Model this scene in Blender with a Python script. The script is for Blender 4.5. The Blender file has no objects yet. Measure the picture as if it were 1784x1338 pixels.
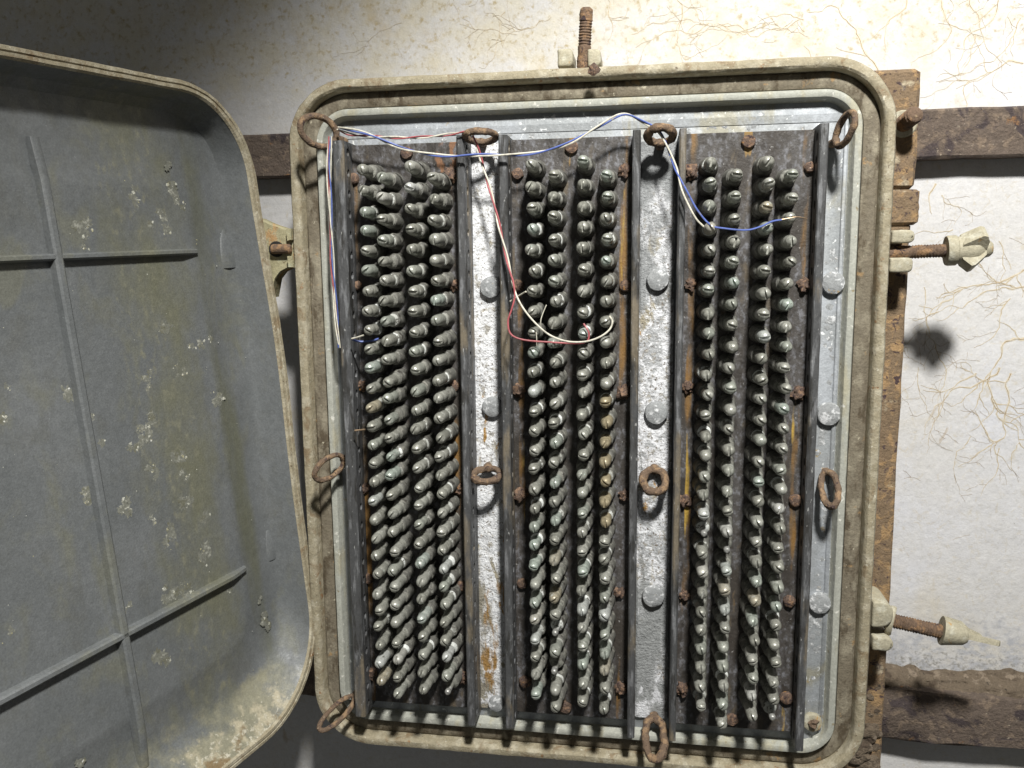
import bpy, bmesh, math, random
import numpy as np
from mathutils import Vector, Matrix, noise

random.seed(7)
C = bpy.context.scene.collection
S = 0.0005                      # one build unit = half a millimetre
# ------------------------------------------------------------------ camera
PC = np.array([892., 669.]); F = 1463.; D = 1463.
n_ = np.array([238., -214., F]); n_ /= np.linalg.norm(n_)
v_ = np.array([113., 10115., F]); v_ -= n_ * (n_ @ v_); v_ /= np.linalg.norm(v_)
r_ = np.cross(v_, n_)
RC = np.stack([r_, n_, -v_], 1)            # world -> camera (right, down, forward)
cd = bpy.data.cameras.new('camera'); cam = bpy.data.objects.new('camera', cd); C.objects.link(cam)
cd.sensor_width = 36; cd.lens = F / 1784 * 36; cd.clip_start = 0.01; cd.clip_end = 50
bx, by, bz = RC.T @ np.array([1, 0, 0]), RC.T @ np.array([0, -1, 0]), RC.T @ np.array([0, 0, -1])
cam.matrix_world = Matrix(((bx[0], by[0], bz[0], 0), (bx[1], by[1], bz[1], -D * S), (bx[2], by[2], bz[2], 0), (0, 0, 0, 1)))
bpy.context.scene.camera = cam
# ------------------------------------------------------------------ world, lamp, exposure
w = bpy.data.worlds.new('World'); bpy.context.scene.world = w; w.use_nodes = True
w.node_tree.nodes['Background'].inputs[0].default_value = (0.97, 0.98, 0.94, 1)
w.node_tree.nodes['Background'].inputs[1].default_value = 0.09
vs = bpy.context.scene.view_settings
vs.view_transform = 'Standard'; vs.look = 'None'; vs.exposure = 0; vs.gamma = 1
ld = bpy.data.lights.new('hand_lamp', 'SPOT'); lamp = bpy.data.objects.new('hand_lamp', ld); C.objects.link(lamp)
ld.energy = 174; ld.color = (1.0, 0.985, 0.94); ld.shadow_soft_size = 0.07
LP = Vector((430, -1950, 2040)) * S; LT = Vector((800, 0, -1750)) * S
lamp.location = LP; lamp.rotation_euler = (LT - LP).to_track_quat('-Z', 'Y').to_euler()
ld.spot_size = math.radians(82); ld.spot_blend = 0.52

# ------------------------------------------------------------------ helpers
def W(x, d, z): return (x * S, -d * S, z * S)
def at(px, py, d=0.):
    q = np.array([px - PC[0], py - PC[1], F]) @ RC
    t = (D - d) / q[1]
    return Vector((q[0] * t, d, q[2] * t))          # (X, depth towards viewer, Z) in units
class MB:
    def __init__(s): s.v = []; s.f = []; s.m = []
    def add(s, vs, fs, mi=0):
        o = len(s.v); s.v += [tuple(p) for p in vs]
        s.f += [tuple(i + o for i in f) for f in fs]; s.m += [mi] * len(fs); return s
    def loft(s, rings, closed=True, cap0=False, cap1=False, mi=0):
        n = len(rings[0]); vs = [p for r in rings for p in r]; fs = []
        for k in range(len(rings) - 1):
            for i in range(n if closed else n - 1):
                j = (i + 1) % n
                fs.append((k * n + i, k * n + j, (k + 1) * n + j, (k + 1) * n + i))
        if cap0: fs.append(tuple(range(n))[::-1])
        if cap1: fs.append(tuple((len(rings) - 1) * n + i for i in range(n)))
        return s.add(vs, fs, mi)
    def box(s, x0, x1, d0, d1, z0, z1, b=1.5, jit=0., nz=1, mi=0):
        # bevelled bar lofted along z
        sec = [(x0 + b, d0), (x1 - b, d0), (x1, d0 + b), (x1, d1 - b), (x1 - b, d1), (x0 + b, d1), (x0, d1 - b), (x0, d0 + b)]
        rings = []
        cx, cd_ = (x0 + x1) / 2, (d0 + d1) / 2
        zs = [(z0, .9), (z0 + b, 1)] + [(z0 + b + (z1 - z0 - 2 * b) * i / nz, 1) for i in range(1, nz)] + [(z1 - b, 1), (z1, .9)]
        for z, sc in zs:
            rings.append([(x if sc == 1 else cx + (x - cx) * (1 - 2 * b / max(x1 - x0, 4 * b)) , d if sc == 1 else cd_ + (d - cd_) * (1 - 2 * b / max(d1 - d0, 4 * b)), z) for x, d in sec])
            if jit: rings[-1] = [(x + random.gauss(0, jit), d + random.gauss(0, jit), zz + (random.gauss(0, jit) if sc == 1 else 0)) for x, d, zz in rings[-1]]
        return s.loft(rings, True, True, True, mi)
    def tube(s, path, rad, n=8, closed=False, mi=0, caps=True, jit=0.):
        P = [Vector(p) for p in path]; rings = []
        up = None; N = len(P)
        for i, p in enumerate(P):
            a = P[(i - 1) % N] if (closed or i > 0) else p
            b = P[(i + 1) % N] if (closed or i < N - 1) else p
            t = (b - a).normalized()
            if up is None:
                up = Vector((0, 1, 0)) if abs(t.y) < .8 else Vector((1, 0, 0))
            u = (up - t * up.dot(t)).normalized(); up = u; q = t.cross(u)
            rr = rad[i] if isinstance(rad, (list, tuple)) else rad
            rings.append([p + (u * math.cos(2 * math.pi * k / n) + q * math.sin(2 * math.pi * k / n)) * (rr * (1 + (random.gauss(0, jit) if jit else 0))) for k in range(n)])
        if closed:
            # align the seam of the closing ring
            best = min(range(n), key=lambda o: sum((rings[-1][(k + o) % n] - rings[0][k]).length for k in range(n)))
            rings.append([rings[0][(k - best) % n] for k in range(n)])
            return s.loft(rings, True, False, False, mi)
        return s.loft(rings, True, caps, caps, mi)
    def lathe(s, prof, o, ax, n=14, mi=0, cap=True, phase=0.):
        # prof: (radius, height along ax)
        ax = Vector(ax).normalized(); u = ax.orthogonal().normalized(); q = ax.cross(u); o = Vector(o)
        rings = [[o + ax * h + (u * math.cos(phase + 2 * math.pi * k / n) + q * math.sin(phase + 2 * math.pi * k / n)) * r for k in range(n)] for r, h in prof]
        return s.loft(rings, True, cap, cap, mi)
    def build(s, name, mats, parent=None, smooth=True, local=False, angle=35):
        me = bpy.data.meshes.new(name)
        me.from_pydata([(tuple(c * S for c in p) if local else W(*p)) for p in s.v], [], s.f)
        bm = bmesh.new(); bm.from_mesh(me); bmesh.ops.recalc_face_normals(bm, faces=bm.faces); bm.to_mesh(me); bm.free()
        if not isinstance(mats, (list, tuple)): mats = [mats]
        for m in mats: me.materials.append(m)
        me.polygons.foreach_set('material_index', s.m)
        if smooth:
            me.polygons.foreach_set('use_smooth', [True] * len(me.polygons))
            me.set_sharp_from_angle(angle=math.radians(angle))
        o = bpy.data.objects.new(name, me); C.objects.link(o)
        if parent: o.parent = parent
        return o
def tag(o, label=None, cat=None, group=None, kind=None):
    if label: o['label'] = label
    if cat: o['category'] = cat
    if group: o['group'] = group
    if kind: o['kind'] = kind
    return o
def empty(name, loc=(0, 0, 0)):
    o = bpy.data.objects.new(name, None); o.empty_display_size = .02; C.objects.link(o); o.location = loc; return o
def catmull(P, k=8):
    P = [Vector(p) for p in P]; out = []
    Q = [P[0] * 2 - P[1]] + P + [P[-1] * 2 - P[-2]]
    for i in range(1, len(Q) - 2):
        a, b, c, d = Q[i - 1:i + 3]
        for j in range(k):
            t = j / k
            out.append(.5 * ((2 * b) + (c - a) * t + (2 * a - 5 * b + 4 * c - d) * t * t + (3 * b - a - 3 * c + d) * t ** 3))
    out.append(P[-1]); return out
def rrect(x0, x1, z0, z1, r, d, nc=10, ns=8):
    # rounded rectangle ring, constant point count
    if not isinstance(r, (list, tuple)): r = [r] * 4      # TR, TL, BL, BR
    pts = []
    cs = [(x1 - r[0], z1 - r[0], 0, r[0]), (x0 + r[1], z1 - r[1], 90, r[1]), (x0 + r[2], z0 + r[2], 180, r[2]), (x1 - r[3], z0 + r[3], 270, r[3])]
    arcs = [[(cx + rr * math.cos(math.radians(a0 + 90 * i / nc)), cz + rr * math.sin(math.radians(a0 + 90 * i / nc))) for i in range(nc + 1)] for cx, cz, a0, rr in cs]
    for k in range(4):
        pts += arcs[k]
        a, b = arcs[k][-1], arcs[(k + 1) % 4][0]
        pts += [(a[0] + (b[0] - a[0]) * i / (ns + 1), a[1] + (b[1] - a[1]) * i / (ns + 1)) for i in range(1, ns + 1)]
    return [(x, d, z) for x, z in pts]
def wob(p, size, amp):
    v = noise.noise_vector(Vector(p) / size); return Vector(p) + v * amp
def blob(mb, c, r, flat=1., n=2, amp=.35, size=.6, mi=0):
    bm = bmesh.new(); bmesh.ops.create_icosphere(bm, subdivisions=n, radius=1)
    off = Vector((random.uniform(-50, 50), random.uniform(-50, 50), random.uniform(-50, 50)))
    vs = []
    for v in bm.verts:
        k = 1 + amp * noise.noise((v.co / size) + off) * 2
        p = v.co * k * r
        vs.append((c[0] + p.x, c[1] + p.y * flat, c[2] + p.z))
    bm.verts.index_update(); fs = [tuple(x.index for x in f.verts) for f in bm.faces]; bm.free()
    mb.add(vs, fs, mi)

# ------------------------------------------------------------------ materials
def mat(name, base, layers=(), rough=.7, metal=0., bump=(), rand=False, tint=None, spec=.5, zones=(), grain=.13):
    """layers: (colour, feature size in units, lo, hi, stretch xyz, detail); bump: (size, height units, stretch)"""
    m = bpy.data.materials.new(name); m.use_nodes = True; nt = m.node_tree; N = nt.nodes; L = nt.links
    b = N['Principled BSDF']
    tc = N.new('ShaderNodeTexCoord'); vec = tc.outputs['Object']
    oi = None
    if rand:
        oi = N.new('ShaderNodeObjectInfo')
        mu = N.new('ShaderNodeVectorMath'); mu.operation = 'SCALE'; mu.inputs[0].default_value = (7.1, 3.3, 5.7); L.new(oi.outputs['Random'], mu.inputs['Scale'])
        ad = N.new('ShaderNodeVectorMath'); L.new(vec, ad.inputs[0]); L.new(mu.outputs[0], ad.inputs[1]); vec = ad.outputs[0]
    def nz(size, st=(1, 1, 1), det=6, ro=.6, dist=0.):
        mp = N.new('ShaderNodeMapping'); mp.inputs['Scale'].default_value = tuple(s_ / (size * S) for s_ in st); L.new(vec, mp.inputs[0])
        t = N.new('ShaderNodeTexNoise'); t.inputs['Scale'].default_value = 1; t.inputs['Detail'].default_value = det; t.inputs['Roughness'].default_value = ro; t.inputs['Distortion'].default_value = dist
        off = N.new('ShaderNodeVectorMath'); off.inputs[1].default_value = (random.uniform(0, 90), random.uniform(0, 90), random.uniform(0, 90)); L.new(mp.outputs[0], off.inputs[0]); L.new(off.outputs[0], t.inputs['Vector'])
        return t.outputs['Fac']
    def rmp(s_, lo, hi):
        md_, hf_ = (lo + hi) / 2, (hi - lo) * .30; lo, hi = md_ - hf_, md_ + hf_
        r = N.new('ShaderNodeMapRange'); r.inputs['From Min'].default_value = lo; r.inputs['From Max'].default_value = hi; r.interpolation_type = 'SMOOTHSTEP'; L.new(s_, r.inputs['Value']); return r.outputs['Result']
    if tint:                                    # per-object choice of base colour
        cr = N.new('ShaderNodeValToRGB'); cr.color_ramp.interpolation = 'LINEAR'
        el = cr.color_ramp.elements
        while len(el) < len(tint): el.new(.5)
        for e, (p, c) in zip(el, tint): e.position = p; e.color = (*c, 1)
        L.new(oi.outputs['Random'], cr.inputs[0]); col = cr.outputs[0]
    else:
        rgb = N.new('ShaderNodeRGB'); rgb.outputs[0].default_value = (*base, 1); col = rgb.outputs[0]
    for ly in layers:
        c, size, lo, hi = ly[:4]; st = ly[4] if len(ly) > 4 else (1, 1, 1); ds = ly[5] if len(ly) > 5 else 0.; op = ly[6] if len(ly) > 6 else 1.
        f = rmp(nz(size, st, dist=ds), lo, hi)
        if op != 1.:
            mm = N.new('ShaderNodeMath'); mm.operation = 'MULTIPLY'; mm.inputs[1].default_value = op; L.new(f, mm.inputs[0]); f = mm.outputs[0]
        mx = N.new('ShaderNodeMix'); mx.data_type = 'RGBA'; L.new(f, mx.inputs['Factor']); L.new(col, mx.inputs['A']); mx.inputs['B'].default_value = (*c, 1); col = mx.outputs['Result']
    for (c, xs_, wd, zr, size, lo, hi, st) in zones:      # stains that hang at given places: columns at xs_, or a height range zr
        sp = N.new('ShaderNodeSeparateXYZ'); L.new(tc.outputs['Object'], sp.inputs[0]); acc = None
        def math_(op, a_, b_):
            q = N.new('ShaderNodeMath'); q.operation = op
            for i_, v in enumerate((a_, b_)):
                if isinstance(v, (int, float)): q.inputs[i_].default_value = v
                elif v is not None: L.new(v, q.inputs[i_])
            return q.outputs[0]
        for x_ in xs_:
            e = math_('ABSOLUTE', math_('SUBTRACT', sp.outputs[0], x_ * S), None)
            mr = N.new('ShaderNodeMapRange'); mr.interpolation_type = 'SMOOTHSTEP'; mr.inputs['From Min'].default_value = wd * S; mr.inputs['From Max'].default_value = wd * S * .15; L.new(e, mr.inputs['Value'])
            acc = mr.outputs[0] if acc is None else math_('MAXIMUM', acc, mr.outputs[0])
        if zr:
            mr = N.new('ShaderNodeMapRange'); mr.interpolation_type = 'SMOOTHSTEP'; mr.inputs['From Min'].default_value = zr[0] * S; mr.inputs['From Max'].default_value = zr[1] * S; L.new(sp.outputs[2], mr.inputs['Value'])
            acc = mr.outputs[0] if acc is None else math_('MULTIPLY', acc, mr.outputs[0])
            if len(zr) > 2:
                mr = N.new('ShaderNodeMapRange'); mr.inputs['From Min'].default_value = zr[2] * S; mr.inputs['From Max'].default_value = zr[3] * S; L.new(sp.outputs[2], mr.inputs['Value']); acc = math_('MULTIPLY', acc, mr.outputs[0])
        # the noise threshold falls where the zone is strong
        f = math_('ADD', nz(size, st), math_('MULTIPLY', math_('SUBTRACT', acc, 1.0), .5))
        f = rmp(f, lo, hi)
        mx = N.new('ShaderNodeMix'); mx.data_type = 'RGBA'; L.new(f, mx.inputs['Factor']); L.new(col, mx.inputs['A']); mx.inputs['B'].default_value = (*c, 1); col = mx.outputs['Result']
    if grain:                                   # fine tooth and dust of a real surface
        for size, amt in ((3.2, grain), (11, grain * .7)):
            g_ = N.new('ShaderNodeMapRange'); g_.inputs['From Min'].default_value = .34; g_.inputs['From Max'].default_value = .66; g_.inputs['To Min'].default_value = 1 - amt; g_.inputs['To Max'].default_value = 1 + amt * .8; L.new(nz(size, (1, 1, 1), 4), g_.inputs['Value'])
            v3 = N.new('ShaderNodeVectorMath'); v3.operation = 'SCALE'; L.new(col, v3.inputs[0]); L.new(g_.outputs[0], v3.inputs['Scale']); col = v3.outputs[0]
    L.new(col, b.inputs['Base Color'])
    rr = N.new('ShaderNodeMapRange'); rr.inputs['To Min'].default_value = max(0, rough - .15); rr.inputs['To Max'].default_value = min(1, rough + .15); rr.inputs['From Min'].default_value = .3; rr.inputs['From Max'].default_value = .7
    L.new(nz(20), rr.inputs['Value']); L.new(rr.outputs[0], b.inputs['Roughness'])
    b.inputs['Metallic'].default_value = metal; b.inputs['Specular IOR Level'].default_value = spec
    nm = None
    for bp in bump:
        size, h = bp[:2]; st = bp[2] if len(bp) > 2 else (1, 1, 1)
        bn = N.new('ShaderNodeBump'); bn.inputs['Distance'].default_value = h * S; bn.inputs['Strength'].default_value = 1
        L.new(nz(size, st, 8, .65), bn.inputs['Height'])
        if nm: L.new(nm, bn.inputs['Normal'])
        nm = bn.outputs[0]
    if nm: L.new(nm, b.inputs['Normal'])
    m['vec'] = 0
    return m
VS = (1, 1, .12)      # vertical streaks
M = {}
M['wall'] = mat('wall_paint', (.58, .572, .568), [((.55, .50, .40), 260, .40, .85, (1, 1, 1), 1., .6), ((.60, .61, .66), 330, .4, .8, (1, 1, 1), 0, .8),
    ((.50, .44, .33), 20, .46, .80, (1, 1, 1), 1.5, .5), ((.50, .49, .47), 9, .48, .74, (1, 1, 1), 0, .5), ((.36, .27, .16), 60, .64, .78, (1, 1, .5), 2.5, .5), ((.20, .17, .13), 6, .68, .76, (1, 1, 1), 0, .7), ((.70, .695, .69), 40, .5, .9)], rough=.8, grain=.05, bump=[(60, 3.5), (9, .5)],
    zones=[((.42, .425, .45), [], 0, (-480, -790, -945, -880), 20, .30, .72, (1, 1, 1.4)), ((.26, .25, .23), [], 0, (-610, -830, -945, -880), 9, .32, .74, (1, 1, 1.2)), ((.57, .535, .45), [], 0, (150, 420), 60, .20, .80, (1, 1, 1)), ((.40, .33, .20), [], 0, (200, 400), 12, .42, .82, (1, 1, 1)), ((.50, .42, .28), [], 0, (200, 380), 70, .44, .92, (1, 1, 1))])
M['root'] = mat('root_brown', (.44, .345, .22), [((.27, .18, .10), 30, .45, .65), ((.55, .49, .39), 16, .46, .64)], rough=.9)
M['root_stain'] = mat('root_stain', (.57, .51, .40), [((.62, .58, .50), 12, .40, .66)], rough=.85, grain=.05)
M['rust'] = mat('rust', (.16, .105, .07), [((.30, .18, .095), 22, .45, .66, (1, 1, 1), 1), ((.055, .035, .035), 14, .56, .66, (1, 1, 1), 1), ((.40, .29, .17), 30, .6, .75), ((.03, .02, .02), 5, .64, .72)], rough=.88, bump=[(10, 5), (3, 1.6)])
M['rust_beam'] = mat('rust_beam', (.125, .095, .075), [((.20, .15, .11), 16, .48, .66), ((.06, .045, .045), 60, .5, .66, (1, 1, 1), 1), ((.30, .25, .19), 7, .62, .7), ((.24, .13, .06), 28, .62, .72)], rough=.9, bump=[(30, 7), (5, 3)])
M['rust_bar'] = mat('rust_bar', (.20, .14, .085), [((.34, .22, .11), 34, .46, .64, (1, 1, 1), 1), ((.07, .045, .045), 15, .56, .66, (1, 1, 1), 1.), ((.40, .34, .24), 40, .56, .74), ((.05, .03, .03), 6, .63, .7)], rough=.88, bump=[(14, 4), (4, 2)])
M['ring'] = mat('rust_ring', (.155, .105, .07), [((.29, .19, .11), 14, .46, .64), ((.07, .045, .04), 9, .55, .66), ((.42, .33, .24), 8, .62, .72)], rough=.85, bump=[(7, 3.4), (2.5, 1.4)])
M['lip'] = mat('lip_paint', (.31, .27, .185), [((.42, .38, .285), 26, .40, .72), ((.21, .15, .085), 34, .48, .72, (1, 1, .8), .8, .85), ((.26, .14, .06), 20, .60, .74), ((.55, .52, .42), 6, .58, .74), ((.12, .085, .05), 8, .64, .72)], rough=.75, bump=[(16, 2.4), (4, 1.2)])
M['groove'] = mat('groove_dirt', (.165, .14, .10), [((.26, .23, .17), 30, .42, .70, (1, 1, .6)), ((.085, .065, .04), 20, .46, .70, (1, 1, .5)), ((.45, .41, .31), 12, .62, .74), ((.30, .20, .10), 30, .6, .7)], rough=.8, bump=[(12, 2.4), (4, 1.)])
M['ridge'] = mat('ridge_paint', (.37, .375, .33), [((.38, .36, .27), 40, .46, .7, (1, 1, .3)), ((.64, .63, .57), 12, .58, .72), ((.26, .22, .14), 14, .63, .73)], rough=.65, bump=[(10, 1.2)])
M['panel'] = mat('galvanised_panel', (.28, .295, .305), [((.345, .365, .39), 90, .42, .66), ((.28, .27, .22), 120, .52, .70, (1, 1, .4), 1), ((.70, .72, .72), 12, .62, .70, (1, 1, 1), 1), ((.30, .24, .14), 40, .65, .74), ((.20, .17, .13), 5, .69, .74)], rough=.62, metal=.15, bump=[(22, 1.2), (5, .7)])
M['crust'] = mat('white_corrosion', (.60, .61, .63), [((.80, .81, .84), 26, .42, .56, (1, 1, .7), 1), ((.33, .335, .33), 90, .56, .64, (1, 1, .45), 1), ((.40, .36, .27), 44, .56, .68, (1, 1, .4), 1), ((.42, .24, .07), 34, .62, .70, (1, 1, .3), 1), ((.24, .21, .18), 5, .55, .66), ((.42, .40, .36), 13, .54, .68), ((.84, .85, .88), 7, .53, .66)], rough=.9, bump=[(16, 6), (5, 3.)])
M['crust_low'] = mat('white_corrosion_low', (.72, .73, .75), [((.86, .87, .89), 26, .40, .56, (1, 1, .7), 1), ((.40, .39, .36), 60, .62, .70, (1, 1, .45), 1), ((.40, .36, .27), 44, .56, .68, (1, 1, .4), 1), ((.42, .24, .07), 34, .62, .70, (1, 1, .3), 1), ((.24, .21, .18), 5, .55, .66), ((.42, .40, .36), 13, .54, .68), ((.84, .85, .88), 7, .53, .66)], rough=.9, bump=[(16, 6), (5, 3.)], zones=[((.30, .275, .22), [], 0, (-360, -600), 44, .40, .60, (1, 1, .35)), ((.33, .19, .06), [], 0, (-450, -620), 26, .50, .66, (1, 1, .25)), ((.74, .75, .78), [], 0, (-560, -820), 22, .50, .62, (1, 1, .7))])
M['crust_high'] = mat('white_corrosion_high', (.46, .47, .48), [((.80, .81, .84), 26, .42, .56, (1, 1, .7), 1), ((.33, .335, .33), 90, .56, .64, (1, 1, .45), 1), ((.40, .36, .27), 44, .56, .68, (1, 1, .4), 1), ((.42, .24, .07), 34, .62, .70, (1, 1, .3), 1), ((.24, .21, .18), 5, .55, .66), ((.42, .40, .36), 13, .54, .68), ((.84, .85, .88), 7, .53, .66)], rough=.9, bump=[(16, 6), (5, 3.)], zones=[((.30, .31, .315), [], 0, (-190, -20), 60, .30, .55, (1, 1, .4)), ((.31, .32, .32), [], 0, (-420, -640), 46, .36, .56, (1, 1, .4)), ((.74, .75, .78), [], 0, (-640, -830), 20, .44, .60, (1, 1, .7))])
M['disc'] = mat('bolt_head_grey', (.29, .30, .305), [((.60, .61, .62), 9, .50, .64), ((.36, .27, .16), 16, .62, .72), ((.25, .23, .2), 4, .64, .72)], rough=.75, bump=[(8, 2), (3, .8)])
M['plate'] = mat('terminal_plate', (.070, .064, .060), [((.165, .165, .178), 8, .40, .72, (1, 1, .7)), ((.035, .03, .026), 22, .46, .66, (1, 1, .5)), ((.045, .038, .032), 60, .45, .66, (1, 1, .4)), ((.11, .088, .062), 34, .56, .74, (1, 1, .3), .6), ((.32, .31, .30), 6, .64, .74), ((.13, .09, .05), 26, .66, .76, (1, 1, .3))], rough=.6, bump=[(14, 1.4), (4, .8)],
    zones=[((.21, .115, .035), [-517, -340, -222, -43, 71, 251], 20, None, 44, .47, .70, (1, 1, .16)), ((.40, .26, .05), [-220, -45, 72, 248], 13, None, 40, .55, .68, (1, 1, .14)),
           ((.24, .15, .05), [-131, 159], 16, (90, 190), 30, .40, .56, (1, 1, .3)), ((.20, .10, .05), [-360, -335], 24, (60, 170), 20, .42, .60, (1, 1, .6))])
M['rail'] = mat('slate_rail', (.070, .071, .073), [((.175, .178, .185), 9, .46, .70, (1, 1, .16)), ((.035, .034, .032), 16, .48, .66, (1, 1, .2)), ((.20, .165, .115), 60, .50, .66, (1, 1, .25), 0, .8), ((.38, .38, .37), 4, .63, .72, (1, 1, .3))], rough=.55, bump=[(9, 1.1, (1, 1, .3)), (3, .4)])
M['dark'] = mat('hole_shade', (.015, .014, .012), rough=.9)  # near-black colour painting the shade inside holes
M['lump'] = mat('rust_lump', (.12, .08, .06), [((.25, .155, .10), 7, .46, .62), ((.05, .03, .03), 6, .55, .66), ((.40, .20, .06), 16, .62, .72), ((.5, .4, .33), 4, .66, .74)], rough=.9, bump=[(4, 3), (1.8, 1.2)])
M['post'] = mat('post_base', (.12, .118, .105), [((.23, .225, .195), 9, .46, .68), ((.05, .046, .04), 14, .52, .68), ((.24, .25, .22), 5, .64, .74)], rough=.6, bump=[(5, .8)], rand=True)
M['washer'] = mat('washer_crust', (.5, .5, .46), [((.12, .115, .10), 9, .50, .62)], rough=.8, bump=[(3, 1.5)], rand=True, tint=[(0, (.14, .14, .12)), (.6, (.24, .24, .21)), (.82, (.44, .45, .42)), (1, (.72, .74, .72))])
capt = [(0, (.27, .27, .235)), (.3, (.32, .32, .28)), (.55, (.375, .375, .335)), (.75, (.34, .355, .31)), (.88, (.38, .43, .385)), (.95, (.52, .53, .51)), (1, (.36, .315, .22))]
M['cap'] = mat('cap_nut_metal', (.3, .3, .26), [((.52, .52, .48), 8, .52, .72), ((.17, .17, .14), 10, .56, .74), ((.46, .53, .48), 7, .62, .74)], rough=.36, metal=.30, bump=[(6, .5), (2, .25)], rand=True, tint=capt, grain=.2)
M['cap_tan'] = mat('cap_nut_tan', (.34, .29, .19), [((.46, .41, .30), 8, .55, .72), ((.24, .2, .12), 10, .56, .70)], rough=.46, metal=.3, bump=[(6, .5)], rand=True)
M['stud'] = mat('bare_stud', (.42, .42, .40), [((.22, .21, .19), 4, .5, .66)], rough=.4, metal=.5, bump=[(3, .6)])
M['door'] = mat('door_grey', (.130, .138, .141), [((.158, .166, .170), 140, .30, .80), ((.125, .128, .12), 36, .40, .80, (1, 1, .7), 0, .6), ((.165, .165, .125), 70, .46, .74, (1, 1, .6), .5, .6), ((.26, .275, .28), 5, .62, .78, (1, 1, 1), 0, .6)], rough=.5, grain=.13, bump=[(40, 1.0), (4, .4)],
    zones=[((.148, .148, .105), [-220], 210, None, 80, .18, .86, (1, 1, .55)), ((.122, .124, .085), [-96], 60, None, 90, .20, .86, (1, 1, .25)), ((.21, .205, .15), [-240], 190, None, 16, .42, .84, (1, 1, .7)), ((.235, .225, .165), [], 0, (-400, -505), 70, .28, .62, (1, 1, 1)), ((.40, .36, .26), [], 0, (-440, -545), 26, .36, .66, (1, 1, 1)), ((.20, .145, .08), [], 0, (-470, -560), 44, .47, .66, (1, 1, 1)), ((.52, .49, .40), [], 0, (-450, -540), 9, .50, .72, (1, 1, 1))])
M['door_dirt'] = mat('door_dirt', (.27, .245, .175), [((.42, .38, .27), 24, .36, .70, (1, 1, 1), .6), ((.17, .125, .07), 40, .46, .74, (1, 1, 1), .8), ((.55, .52, .42), 7, .52, .74)], rough=.85, bump=[(14, 2.4), (4, 1.2)])
M['lichen'] = mat('lichen', (.50, .50, .43), [((.42, .39, .24), 12, .45, .62), ((.70, .70, .66), 7, .52, .64), ((.25, .22, .14), 5, .62, .7)], rough=.9, bump=[(4, 2)])
M['smudge'] = mat('paint_smudge', (.17, .172, .145), [((.33, .33, .285), 7, .44, .74), ((.14, .138, .10), 12, .45, .70)], rough=.8, bump=[(5, .8)])
M['lug'] = mat('lug_paint', (.37, .34, .25), [((.47, .45, .36), 20, .48, .7), ((.40, .25, .10), 28, .58, .70, (1, 1, .5), 1), ((.2, .16, .1), 7, .64, .72)], rough=.7, bump=[(10, 1.6), (3, .7)])
M['lug_moss'] = mat('lug_moss', (.34, .31, .19), [((.42, .26, .12), 26, .47, .62, (1, 1, .4)), ((.40, .40, .28), 20, .5, .7), ((.14, .1, .05), 9, .62, .72)], rough=.8, bump=[(10, 2), (3, .8)])
def plain(name, c, r=.5): return mat(name, c, [(tuple(x * .7 for x in c), 18, .45, .7), ((.30, .27, .21), 12, .58, .76)], rough=r)
M['white_wire'] = plain('white_wire', (.66, .63, .53)); M['blue_wire'] = plain('blue_wire', (.095, .14, .40)); M['red_wire'] = plain('red_wire', (.40, .10, .11)); M['copper'] = mat('copper_wire', (.5, .36, .24), rough=.35, metal=.8)
M['mud'] = mat('crumbled_plaster', (.15, .115, .08), [((.09, .065, .045), 40, .45, .62, (.5, 1, 1), 1), ((.24, .19, .14), 18, .54, .68), ((.05, .04, .03), 12, .60, .70)], rough=.95, bump=[(16, 8), (5, 3)])

# ------------------------------------------------------------------ wall, beams, bar
DW = -220
mb = MB(); nx, nzv = 230, 200
xs = np.linspace(-3200, 2600, nx); zs = np.linspace(-2600, 2400, nzv)
vs_ = [];
for z in zs:
    for x in xs:
        vs_.append((x, DW + 5 * noise.noise(Vector((x / 260, 0, z / 260))) , z))
mb.add(vs_, [(j * nx + i, j * nx + i + 1, (j + 1) * nx + i + 1, (j + 1) * nx + i) for j in range(nzv - 1) for i in range(nx - 1)])
mb.box(-3200, 2600, -460, DW - 12, -2600, 2400, 2)
tag(mb.build('wall', M['wall']), 'white painted concrete wall with brown root stains behind the cabinet', 'wall')

roots = MB()
def grow(p, ang, length, rad, lev=0):
    path = [p]; a = ang; st = 6.5
    n = max(3, int(length / st))
    for i in range(n):
        a += random.gauss(0, .36); a += (ang - a) * .12
        q = path[-1] + Vector((math.cos(a) * st, 0, math.sin(a) * st)); path.append(q)
        if lev < 3 and random.random() < (.15 if lev == 0 else .11):
            grow(q, a + random.choice((-1, 1)) * random.uniform(.3, .9), length * random.uniform(.25, .6), rad * random.uniform(.45, .75), lev + 1)
    path = [Vector((q.x, DW + 4.6 + 5 * noise.noise(Vector((q.x / 260, 0, q.z / 260))) - 4.2, q.z)) for q in path]
    halo = [q - Vector((0, .15, 0)) for q in path]
    if rad > .6:
        A_h, B_h = [], []
        for i in range(len(halo)):
            t = (halo[min(i + 1, len(halo) - 1)] - halo[max(i - 1, 0)]).normalized(); sd = Vector((-t.z, 0, t.x)); ww = rad * 1.5 * (1 - .8 * i / len(halo)) * random.uniform(.6, 1.3)
            A_h.append(halo[i] + sd * ww); B_h.append(halo[i] - sd * ww)
        roots.loft([A_h, B_h], False, mi=1)
    roots.tube(path, [max(.18, .38 * rad * (1 - .75 * i / len(path))) for i in range(len(path))], 4, caps=False)
def seed(px, py, deg, ln, rad):
    q = at(px, py, DW); grow(Vector((q.x, 0, q.z)), math.radians(deg), ln, rad)
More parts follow.
